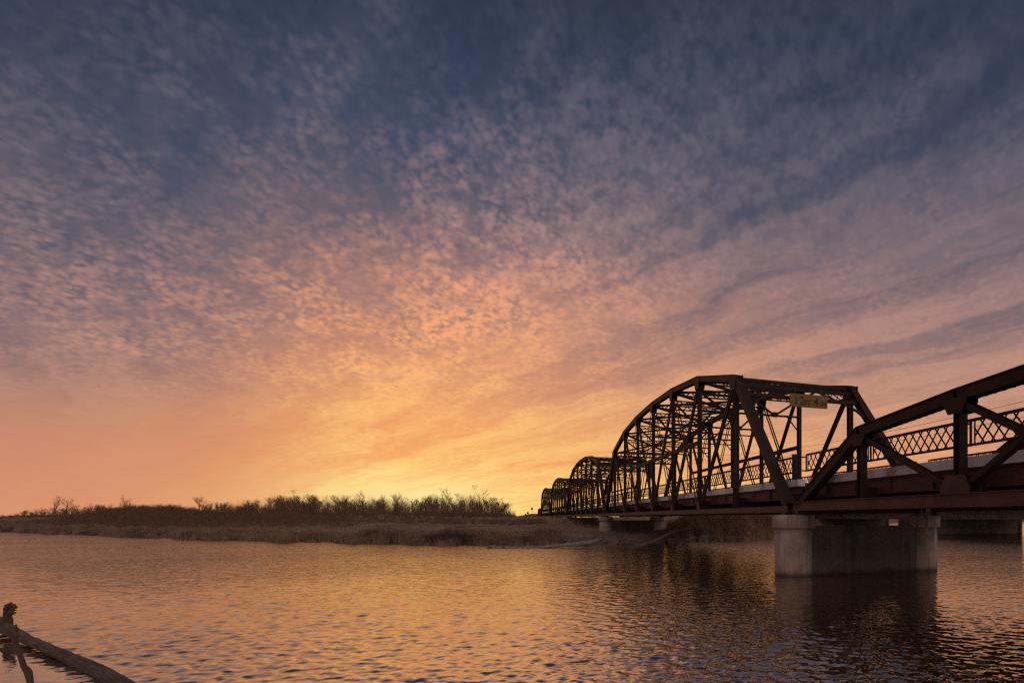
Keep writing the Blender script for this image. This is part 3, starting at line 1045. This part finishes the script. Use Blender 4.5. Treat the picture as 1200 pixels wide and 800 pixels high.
# ------------------------------------------------------------------ trees and brush
def tree_mesh(seed, h, spread, levels=3, stems=1, up=.5):
    rnd = random.Random(seed)
    tr, cr = MB(), MB()
    def grow(p, d, L, r, lev, target):
        n = 4 if lev == 0 else 3 if lev < 3 else 2
        pts, rad = [p], [r]
        q = p.copy()
        dd = d.copy()
        for i in range(n):
            wob = .10 if lev == 0 else .17
            dd = (dd + Vector((rnd.uniform(-1, 1), rnd.uniform(-1, 1), rnd.uniform(-.5, .9) * up)) * wob).normalized()
            q = q + dd * (L / n)
            pts.append(q.copy())
            rad.append(max(.011, r * (1 - .72 * (i + 1) / n)))
        target.tube(pts, rad, 5 if lev == 0 else 3, cap=False)
        if lev >= levels:
            return
        kids = (7, 5, 4, 4)[min(lev, 3)]
        for k in range(kids):
            f = rnd.uniform(.28 if lev == 0 else .2, 1.0)
            i = min(n - 1, int(f * n))
            b = pts[i].lerp(pts[i + 1], f * n - i)
            a = rnd.uniform(0, 6.283)
            side = Vector((math.cos(a), math.sin(a), rnd.uniform(.1, .9)))
            nd = (dd * .45 + side * spread + Vector((0, 0, up * .35))).normalized()
            grow(b, nd, L * rnd.uniform(.42, .72) * (1.05 - .35 * f), rad[i] * .55 + .002, lev + 1, cr)
    for s in range(stems):
        a = rnd.uniform(0, 6.28)
        lean = .10 if stems == 1 else .35
        d = Vector((math.cos(a) * lean, math.sin(a) * lean, 1)).normalized()
        o = Vector((math.cos(a) * .25, math.sin(a) * .25, -.3)) if stems > 1 else Vector((0, 0, -.3))
        grow(o, d, h * rnd.uniform(.58, .72), h * (.020 if stems == 1 else .013), 0, tr)
    def mesh(mb, name, m):
        me = bpy.data.meshes.new(name)
        me.from_pydata(mb.v, [], mb.f)
        me.materials.append(m)
        me.update()
        return me
    return mesh(tr, 'trunk', M['bark']), mesh(cr, 'crown', M['twig'])

def norm_h(pair, h):
    z = max(v.co.z for v in pair[1].vertices)
    for me in pair:
        me.transform(Matrix.Scale(h / z, 4))
    return pair
TREES = [norm_h(tree_mesh(100 + i, 7, .75 + .12 * (i % 3), 3, 1 if i % 3 else 2, .5 + .2 * (i % 2)), 7.0) for i in range(6)]
SHRUBS = [norm_h(tree_mesh(300 + i, 4, .8, 3, 4 + i % 2, .7), 4.0) for i in range(5)]

def plant(kind, name, px, depth, h, label, cat, group=None, seed=None):
    rnd = random.Random((seed or 0) * 7919 + int(px * 13) + int(depth * 7))
    pool = TREES if kind == 't' else SHRUBS
    me = pool[rnd.randrange(len(pool))] if seed is None else pool[seed % len(pool)]
    z = float(ground_z(px, depth))
    root = empty(name, at(px, depth, z), label, cat, group)
    s = h / (7.0 if kind == 't' else 4.0)
    root.scale = (s * rnd.uniform(.75, 1.0), s * rnd.uniform(.75, 1.0), s)
    root.rotation_euler = (0, 0, rnd.uniform(0, 6.28))
    for m, nm in zip(me, ('trunk', 'crown')):
        o = bpy.data.objects.new(nm, m)
        COL.objects.link(o)
        o.parent = root
    return root

rnd = random.Random(5)
def top_h(px, depth, ytop):
    """height a plant needs so that its top shows at picture row ytop"""
    return HC + (YH - ytop) * depth / 650.0 - float(ground_z(px, depth))

# outstanding trees first
plant('t', 'bare_tree', 562, 136, top_h(562, 136, 567), 'tall spreading bare tree near the right end of the thicket', 'tree', seed=1)
plant('t', 'bare_tree', 520, 138, top_h(520, 138, 569), 'slim upright bare tree rising over the bright part of the thicket', 'tree', seed=4)
plant('t', 'bare_tree', 64, 210, top_h(64, 210, 579), 'round bare tree standing apart at the far left', 'tree', seed=2)
plant('t', 'bare_tree', 76, 214, top_h(76, 214, 581), 'narrower bare tree just right of the round one at far left', 'tree', seed=5)
plant('t', 'bare_tree', 149, 200, top_h(149, 200, 578), 'bare tree with twin crown above the mound on the left', 'tree', seed=0)
plant('t', 'bare_tree', 234, 190, top_h(234, 190, 578), 'bare tree poking above the brush between mound and thicket', 'tree', seed=3)
plant('t', 'bare_tree', 425, 140, top_h(425, 140, 573), 'leaning bare tree above the middle of the thicket', 'tree', seed=2)
plant('t', 'bare_tree', 350, 146, top_h(350, 146, 573), 'bare tree above the left part of the thicket', 'tree', seed=1)
TG = 'bare trees of the thicket on the far bank'
TL = 'bare leafless tree packed in the brown thicket on the far bank'
def topline(px):
    return float(np.interp(px, [0, 40, 60, 90, 130, 200, 260, 300, 340, 400, 440, 480, 500, 530, 570, 590, 606],
                           [601, 596, 594, 592, 588, 591, 588, 586, 580, 582, 580, 583, 581, 579, 582, 590, 599]))
for px in np.arange(282, 604, 4.6):
    px = float(px) + rnd.uniform(-2, 2)
    dep = rnd.uniform(128, 158)
    h = top_h(px, dep, topline(px) + rnd.uniform(-3.5, 6))
    if px > 575: dep = rnd.uniform(126, 136)
    if rnd.random() < .2: h += rnd.uniform(.7, 1.7)
    plant('t' if rnd.random() < .6 else 's', 'bare_tree', px, dep, max(1.5, h), TL, 'tree', TG)
SG = 'bare shrubs along the left skyline'
SL = 'low bare shrub in the dark row along the left skyline'
for px in np.arange(4, 290, 5.5):
    px = float(px) + rnd.uniform(-2.5, 2.5)
    dep = rnd.uniform(170, 215)
    plant('s' if rnd.random() < .65 else 't', 'bare_shrub', px, dep, max(1.2, top_h(px, dep, topline(px) + rnd.uniform(-2, 6))), SL, 'shrub', SG)

# dense brush of stems that reads as one mass at the foot of the thicket
def stems_stuff(name, label, pts, hs, m, per, lean, width, seed, kids=0):
    r = np.random.RandomState(seed)
    V, Fc = [], []
    N = len(pts)
    P0 = np.repeat(np.asarray(pts, float), per, 0)
    H = np.repeat(np.asarray(hs, float), per) * r.uniform(.55, 1.12, N * per)
    P0[:, :2] += r.normal(0, .22, (N * per, 2))
    a = r.uniform(0, 2 * np.pi, N * per)
    l = np.abs(r.normal(0, lean, N * per))
    dirv = np.stack([np.cos(a) * l, np.sin(a) * l, np.ones(N * per)], -1)
    tip = P0 + dirv * H[:, None]
    bend = P0 + dirv * H[:, None] * .55 + np.stack([-np.cos(a), -np.sin(a), np.zeros(N * per)], -1) * (l * H * .22)[:, None]
    b = r.uniform(0, np.pi, N * per)
    wv = np.stack([np.cos(b), np.sin(b), np.zeros(N * per)], -1) * (width * r.uniform(.6, 1.3, N * per))[:, None]
    V = np.stack([P0 - wv, P0 + wv, bend + wv * .7, bend - wv * .7, tip], 1).reshape(-1, 3)
    base = np.arange(N * per)[:, None] * 5
    Q = (base + np.array([[0, 1, 2, 3]]))
    T = (base + np.array([[3, 2, 4, 4]]))
    # triangles only, kept simple
    tri = np.concatenate([base + np.array([[0, 1, 2]]), base + np.array([[0, 2, 3]]), base + np.array([[3, 2, 4]])])
    o = np_mesh(name, V, tri, m, False)
    tag(o, label, kind='stuff')
    return o

def scatter(n, pxr, tr, seed, hfun):
    r = np.random.RandomState(seed)
    px = r.uniform(pxr[0], pxr[1], n)
    u = r.uniform(0, 1, n)
    t = tr[0] + (tr[1] - tr[0]) * u
    dep = shore(px) + t
    z = ground_z(px, dep)
    X = (px - CX) / 650 * dep
    P = np.stack([X * cT + dep * sT, dep * cT - X * sT, z - .05], -1)
    return P, hfun(px, dep, t, r)

def brush_pts():
    r = np.random.RandomState(21)
    n = 5200
    px = r.uniform(262, 603, n)
    dep = r.uniform(124, 160, n)
    z = ground_z(px, dep)
    yt = np.array([topline(p) for p in px])
    h = np.clip((HC + (YH - yt) * dep / 650 - z) * r.uniform(.15, .42, n), .4, 7)
    X = (px - CX) / 650 * dep
    a = np.stack([X * cT + dep * sT, dep * cT - X * sT, z - .05], -1)
    n = 4200
    px = r.uniform(-60, 300, n)
    dep = r.uniform(165, 215, n)
    z = ground_z(px, dep)
    yt = np.array([topline(max(0, p)) for p in px])
    h2 = np.clip((HC + (YH - yt) * dep / 650 - z) * r.uniform(.15, .55, n), .4, 6)
    X = (px - CX) / 650 * dep
    b = np.stack([X * cT + dep * sT, dep * cT - X * sT, z - .05], -1)
    return np.concatenate([a, b]), np.concatenate([h, h2])
def sapling_pts():
    r = np.random.RandomState(22)
    n = 5200
    px = np.concatenate([r.uniform(262, 604, n), r.uniform(-60, 290, n // 7)])
    dep = np.concatenate([r.uniform(124, 160, n), r.uniform(165, 215, n // 7)])
    z = ground_z(px, dep)
    yt = np.array([topline(max(0, p)) for p in px]) + 2.5 * np.sin(px * .13) * np.sin(px * .041 + 1)
    h = np.clip((HC + (YH - yt) * dep / 650 - z) * r.uniform(.62, 1.12, len(px)), .5, 8)
    X = (px - CX) / 650 * dep
    return np.stack([X * cT + dep * sT, dep * cT - X * sT, z - .05], -1), h
P_, H_ = sapling_pts()
stems_stuff('thicket_saplings', 'thin bare upright stems standing all through the thicket', P_, H_, M['twig'], 4, .16, .012, 13)
bp_, bh_ = brush_pts()
stems_stuff('thicket_undergrowth', 'dense brown undergrowth filling the foot of the thicket', bp_, bh_, M['brush'], 12, .30, .022, 3)

# scrub on the mounds, dry grass on the flats, reeds at the water's edge
P_, H_ = scatter(7500, (-80, 1000), (3, 120), 31, lambda px, d, t, r: r.uniform(.35, .8, len(px)) * np.where((t > 11) & (t < 53), .45, 1.0) * np.where((px > 690) & (px < 800) & (d < 74), .3, 1.0))
stems_stuff('dry_grass', 'short dry brown grass over the far bank', P_, H_, M['grass'], 14, .35, .020, 4)
P_, H_ = scatter(2300, (150, 640), (52, 62), 35, lambda px, d, t, r: r.uniform(.25, .6, len(px)))
stems_stuff('levee_scrub', 'dark low scrub along the step behind the pale grass', P_, H_, M['brush'], 14, .5, .022, 9)
def mound(px, d, t, r):
    m = np.exp(-((px - 165) / 95) ** 2) * np.exp(-((d - 110) / 24) ** 2) + .5 * np.exp(-((px - 300) / 100) ** 2) * np.exp(-((d - 104) / 14) ** 2)
    return np.where(r.uniform(0, 1, len(px)) < m * 1.4, r.uniform(.6, 1.5, len(px)), .05)
P_, H_ = scatter(9000, (0, 420), (10, 75), 32, mound)
k_ = H_ > .1
stems_stuff('mound_scrub', 'dark brown scrub covering the low mound on the left', P_[k_], H_[k_], M['brush'], 14, .5, .022, 5)
P_, H_ = scatter(13000, (-60, 905), (.0, 9), 33, lambda px, d, t, r: r.uniform(.40, 1.1, len(px)) * np.clip(1.0 + .75 * fbm(px * .12 * d / 50, d * .9, 1.0, 3, 41), .05, 1.7) * (1 + .35 * np.sin(px * .045) * np.sin(px * .017 + 1)) * np.where((px > 655) & (px < 800), .32, 1.0) * (.78 - .30 * np.clip(t / 9, 0, 1)))
k_ = H_ > .22
P_, H_ = P_[k_], H_[k_]
stems_stuff('reeds', 'pale bent dry reeds fringing the far shore', P_, H_, M['reed'], 12, .42, .020, 6)
P_, H_ = scatter(2600, (785, 960), (2, 26), 34, lambda px, d, t, r: r.uniform(.5, 1.3, len(px)))
stems_stuff('bank_brush', 'tangled brown brush on the steep bank right of the second pier', P_, H_, M['brush'], 16, .5, .022, 8)

# riprap by the second pier
def blob(mb, c, r, rng, flat=.65):
    n, k = 7, 4
    base = len(mb.v)
    mb.v.append((c[0], c[1], c[2] - r * flat))
    for i in range(1, k):
        t = math.pi * i / k
        for q in range(n):
            a = 2 * math.pi * q / n
            s = r * rng.uniform(.75, 1.15)
            mb.v.append((c[0] + s * math.sin(t) * math.cos(a), c[1] + s * math.sin(t) * math.sin(a), c[2] - s * flat * math.cos(t)))
    mb.v.append((c[0], c[1], c[2] + r * flat))
    topi = len(mb.v) - 1
    for q in range(n):
        j = (q + 1) % n
        mb.f.append((base, base + 1 + j, base + 1 + q))
        for i in range(k - 2):
            a, b = base + 1 + i * n, base + 1 + (i + 1) * n
            mb.f.append((a + q, a + j, b + j, b + q))
        a = base + 1 + (k - 2) * n
        mb.f.append((a + q, a + j, topi))
rp = MB()
rr_ = random.Random(17)
for _ in range(420):
    px = rr_.uniform(650, 835)
    t = rr_.uniform(-.3, 5.5) if px < 770 else rr_.uniform(-.3, 1.6)
    dep = float(shore(px)) + t
    p = at(px, dep, float(ground_z(px, dep)))
    blob(rp, p, rr_.uniform(.12, .38), rr_)
tag(rp.build('riprap', M['rock']), 'grey brown broken stone on the shore below the second pier', kind='stuff')

# ------------------------------------------------------------------ driftwood
def driftwood(name, pts, rad, label, m, seed, n=12, lump=.10, sub=3):
    r = random.Random(seed)
    P, Q = [], []
    for i in range(len(pts) - 1):
        for k in range(sub):
            f = k / sub
            P.append(Vector(pts[i]).lerp(Vector(pts[i + 1]), f) + Vector((0, 0, r.uniform(-.1, .1) * rad[i])))
            Q.append((rad[i] * (1 - f) + rad[i + 1] * f) * r.uniform(.97, 1.03))
    P.append(Vector(pts[-1]))
    Q.append(rad[-1])
    prof = [1 + r.uniform(-lump, lump) for _ in range(n)]
    root = empty(name, P[0], label, 'driftwood')
    tb = MB().tube(P, Q, n, True)
    drift = [0.0] * n
    for i, c in enumerate(P):
        for k in range(n):
            drift[k] = .8 * drift[k] + r.uniform(-lump, lump) * .35
            v = Vector(tb.v[i * n + k])
            tb.v[i * n + k] = tuple(c + (v - c) * (prof[k] + drift[k]))
    tb.build('trunk', m, root, P[0], True)
    return root, P[0]

# pale log on the far shore
def hv(x, y, d):
    """point at depth d that shows at picture position x, y"""
    return at(x, d, HC - (y - YH) * d / 650)
lp = [hv(572, 640.5, 44.6), hv(580, 641, 44.6), hv(600, 641.3, 44.6), hv(630, 640.8, 44.7), hv(656, 638.8, 44.8), hv(684, 636.4, 44.9), hv(706, 631.8, 45.0)]
lg, o_ = driftwood('driftwood_log', lp, [.16, .20, .09, .10, .15, .19, .13], 'long pale driftwood log lying along the far water edge', M['pale'], 3)
mb = MB()
mb.tube([hv(620, 641, 44.6), hv(620.5, 644, 44.3), hv(619.5, 646, 44.2)], [.05, .04, .02], 6)
mb.tube([hv(618, 641, 44.6), hv(619, 637, 44.6), hv(618.6, 634, 44.6)], [.05, .035, .02], 6)
mb.build('branch', M['pale'], lg, o_)
# dark bough under the bridge
M['bough'] = noisy('weathered_bough', (.10, .072, .056), (.21, .155, .125), 3, .85, .01)
bpnt = [hv(740, 641, 45.5), hv(752, 638.5, 45.8), hv(766, 634, 46.2), hv(778, 628, 46.5), hv(791, 621.5, 46.8), hv(800, 619.8, 47), hv(812, 616.3, 47.2)]
lg, o_ = driftwood('fallen_bough', bpnt, [.10, .13, .13, .11, .10, .08, .04], 'fallen bough slanting out of the water under the bridge beside the second pier', M['bough'], 5)
mb = MB()
mb.tube([hv(788, 623, 46.7), hv(795, 616, 46.6), hv(798, 613, 46.5)], [.05, .03, .02], 6)
mb.tube([hv(758, 637, 46), hv(748, 637, 45.6), hv(735, 641, 45.2)], [.08, .07, .04], 6)
mb.build('branch', M['bough'], lg, o_)

# trunk in the left foreground
def log_mat():
    m, q, b = mat('weathered_grey_log')
    co = q.n('ShaderNodeTexCoord').outputs['Object']
    mp = q.n('ShaderNodeMapping')
    mp.vector_type = 'TEXTURE'
    dd = at(150, 7.96) - at(0, 11.8)
    mp.inputs['Rotation'].default_value = (0, 0, math.atan2(dd.y, dd.x))
    mp.inputs['Scale'].default_value = (1.0, .06, .06)
    q.put(mp.inputs['Vector'], co)
    n1 = q.noise(mp.outputs[0], 1.6, 6, .65, .4)
    n2 = q.noise(co, 2.2, 4, .6)
    col = q.ramp(n1, [(.30, (.035, .022, .016)), (.46, (.10, .070, .054)), (.62, (.19, .145, .118)), (.8, (.28, .225, .19))])
    col = q.mix(q.rng(n2, .46, .66), col, (.075, .047, .033))
    q.put(b.inputs['Base Color'], col)
    b.inputs['Roughness'].default_value = .85
    bp = q.n('ShaderNodeBump')
    bp.inputs['Strength'].default_value = .9
    bp.inputs['Distance'].default_value = .03
    q.put(bp.inputs['Height'], n1)
    q.nt.links.new(bp.outputs[0], b.inputs['Normal'])
    return m
M['log'] = log_mat()
def lay(x, y, z):
    """point at height z that shows at picture position x, y"""
    return at(x, (HC - z) * 650 / (y - YH), z)
fp = [lay(-60, 703, .52), lay(-22, 721, .26), lay(0, 732, .17), lay(14, 740, .14), lay(30, 748, .115), lay(50, 757, .09), lay(75, 768, .075), lay(100, 779, .05), lay(128, 793, .03), lay(152, 807, -.01), lay(190, 830, -.10)]
fr = [.20, .15, .12, .10, .085, .078, .082, .090, .098, .092, .06]
lg, o_ = driftwood('fallen_tree', fp, fr, 'big grey driftwood trunk slanting into the left foreground water', M['log'], 9, 30, .10, 6)
rr_ = random.Random(4)
stub = MB()
def sp_(x, y, o=0.0):
    dd = 11.75 + o
    return at(x, dd, HC - (y - YH) * dd / 650)
stub.tube([sp_(9, 735), sp_(8.5, 727), sp_(9.5, 720), sp_(13, 713), sp_(15, 710)], [.045, .05, .045, .04, .03], 8, True, .2, rr_)
stub.tube([sp_(5, 733), sp_(5, 725), sp_(6.5, 717), sp_(10, 711)], [.03, .035, .035, .03], 8, True, .2, rr_)
stub.tube([sp_(12, 732), sp_(13, 726), sp_(12.5, 721)], [.04, .035, .02], 8, True, .2, rr_)
for _ in range(60):
    a_ = rr_.uniform(0, 6.28)
    q_ = rr_.random() ** .5
    blob(stub, sp_(12 + 7.5 * q_ * math.cos(a_), 713 + 6.5 * q_ * math.sin(a_), rr_.uniform(-.12, .12)), rr_.uniform(.014, .038), rr_, .9)
for _ in range(9):
    x_, y_ = rr_.uniform(6, 18), rr_.uniform(708, 716)
    stub.tube([sp_(x_, y_), sp_(x_ + rr_.uniform(-3, 4), y_ - rr_.uniform(1, 4))], [.014, .006], 5)
stub.build('root_stub', M['bark'], lg, o_)

# thin crooked branch in front of it
M['stick'] = noisy('brown_stick', (.055, .030, .018), (.11, .060, .034), 5, .8, .01)
tp = [hv(-30, 712, 7.3), hv(0, 731, 7.0), hv(10, 739, 6.9), hv(17, 748, 6.8), hv(22, 763, 6.6), hv(28, 780, 6.4), hv(33, 787, 6.32), hv(36, 801, 6.15), hv(41, 825, 5.8), hv(52, 870, 5.3), hv(62, 940, 4.7), hv(64, 990, 4.45)]
lg, o_ = driftwood('dead_branch', tp, [.018, .020, .021, .028, .025, .027, .036, .026, .026, .026, .024, .022], 'thin crooked brown branch standing in front of the driftwood trunk', M['stick'], 12, 9, .06, 3)
mb = MB()
mb.tube([hv(18, 749, 6.79), hv(20.5, 744, 6.78), hv(19, 737, 6.78), hv(18.5, 731, 6.78)], [.018, .014, .013, .010], 7)
mb.build('side_shoot', M['stick'], lg, o_)

# ------------------------------------------------------------------ wires and their poles, far signs, birds
def pole(px, depth, h, label):
    z = float(ground_z(px, depth)) if depth > 80 else -.3
    root = empty('utility_pole', at(px, depth, z), label, 'pole')
    MB().tube([(0, 0, 0), (0, 0, h - z)], [.15, .10], 10).build('shaft', M['bark'], root, smooth=True)
    MB().beam((-.9, 0, h - z - .5), (.9, 0, h - z - .5), .09, .11).build('crossarm', M['bark'], root)
    return at(px, depth, h)
A1 = pole(806, 150, 19.6, 'wooden utility pole hidden among the truss members')
B1 = pole(1420, 40, 13.0, 'wooden utility pole beyond the right edge')
def wire(a, b, sag, label):
    pts = []
    for i in range(41):
        f = i / 40
        p = a.lerp(b, f)
        p.z -= sag * 4 * f * (1 - f)
        pts.append(p)
    tag(MB().tube(pts, [.022] * 41, 5).build('power_line', M['wire']), label, 'wire', 'power lines behind the bridge')
wire(A1 + Vector((0, 0, -.4)), B1 + Vector((0, 0, 1.2)), 2.3, 'upper thin power line crossing the sky behind the trusses')
wire(A1 + Vector((.5, 0, -1.4)), B1 + Vector((0, 0, -.4)), 2.3, 'lower thin power line crossing the sky behind the trusses')

def road_sign(px, depth, ytop, size, label):
    z = float(ground_z(px, depth))
    zt_ = HC + (YH - ytop) * depth / 650
    root = empty('road_sign', at(px, depth, z), label, 'road sign', 'small signs on posts beside the far road')
    MB().tube([(0, 0, 0), (0, 0, zt_ - z - size * .4)], [.07, .06], 8).build('post', M['dark'], root)
    n = 8
    r = [(size * .5 * math.cos(2 * math.pi * (k + .5) / n), zt_ - z - size * .5 + size * .55 * math.sin(2 * math.pi * (k + .5) / n)) for k in range(n)]
    MB().quad_box([(x, -.09, zz) for x, zz in r], [(x, -.06, zz) for x, zz in r]).build('face', M['dark'], root)
road_sign(623.5, 246, 594.5, .95, 'tallest small dark road sign left of the far bridge end')
road_sign(618.6, 252, 599.5, .95, 'shorter dark road sign in the middle of the three')
road_sign(615.8, 258, 601.5, .8, 'lowest and leftmost of the three small road signs')

def bird(px, py, depth, span_, yaw, label):
    z = HC + (YH - py) * depth / 650
    root = empty('bird', at(px, depth, z), label, 'bird')
    b = MB()
    b.tube([(0, -.22, 0), (0, -.14, .0), (0, 0, 0), (0, .12, .01), (0, .2, .02), (0, .25, .015)], [.01, .045, .065, .05, .035, .008], 8)
    b.build('body', M['feather'], root, smooth=True)
    for s in (-1, 1):
        w = MB()
        r0 = [(0, -.08), (0, .08), (s * .25, .10), (s * span_ / 2, -.02), (s * .22, -.09)]
        zz = [.03, .03, .12, .08, .11]
        w.quad_box([(x, y, q - .008) for (x, y), q in zip(r0, zz)], [(x, y, q + .008) for (x, y), q in zip(r0, zz)])
        w.build('wing', M['feather'], root)
    root.rotation_euler = (0, 0, yaw)
bird(1153, 483, 150, .95, -.4, 'tiny dark bird in the sky right of the truss')
bird(115.5, 452.5, 210, .9, 1.1, 'tiny dark bird alone in the sky at left')
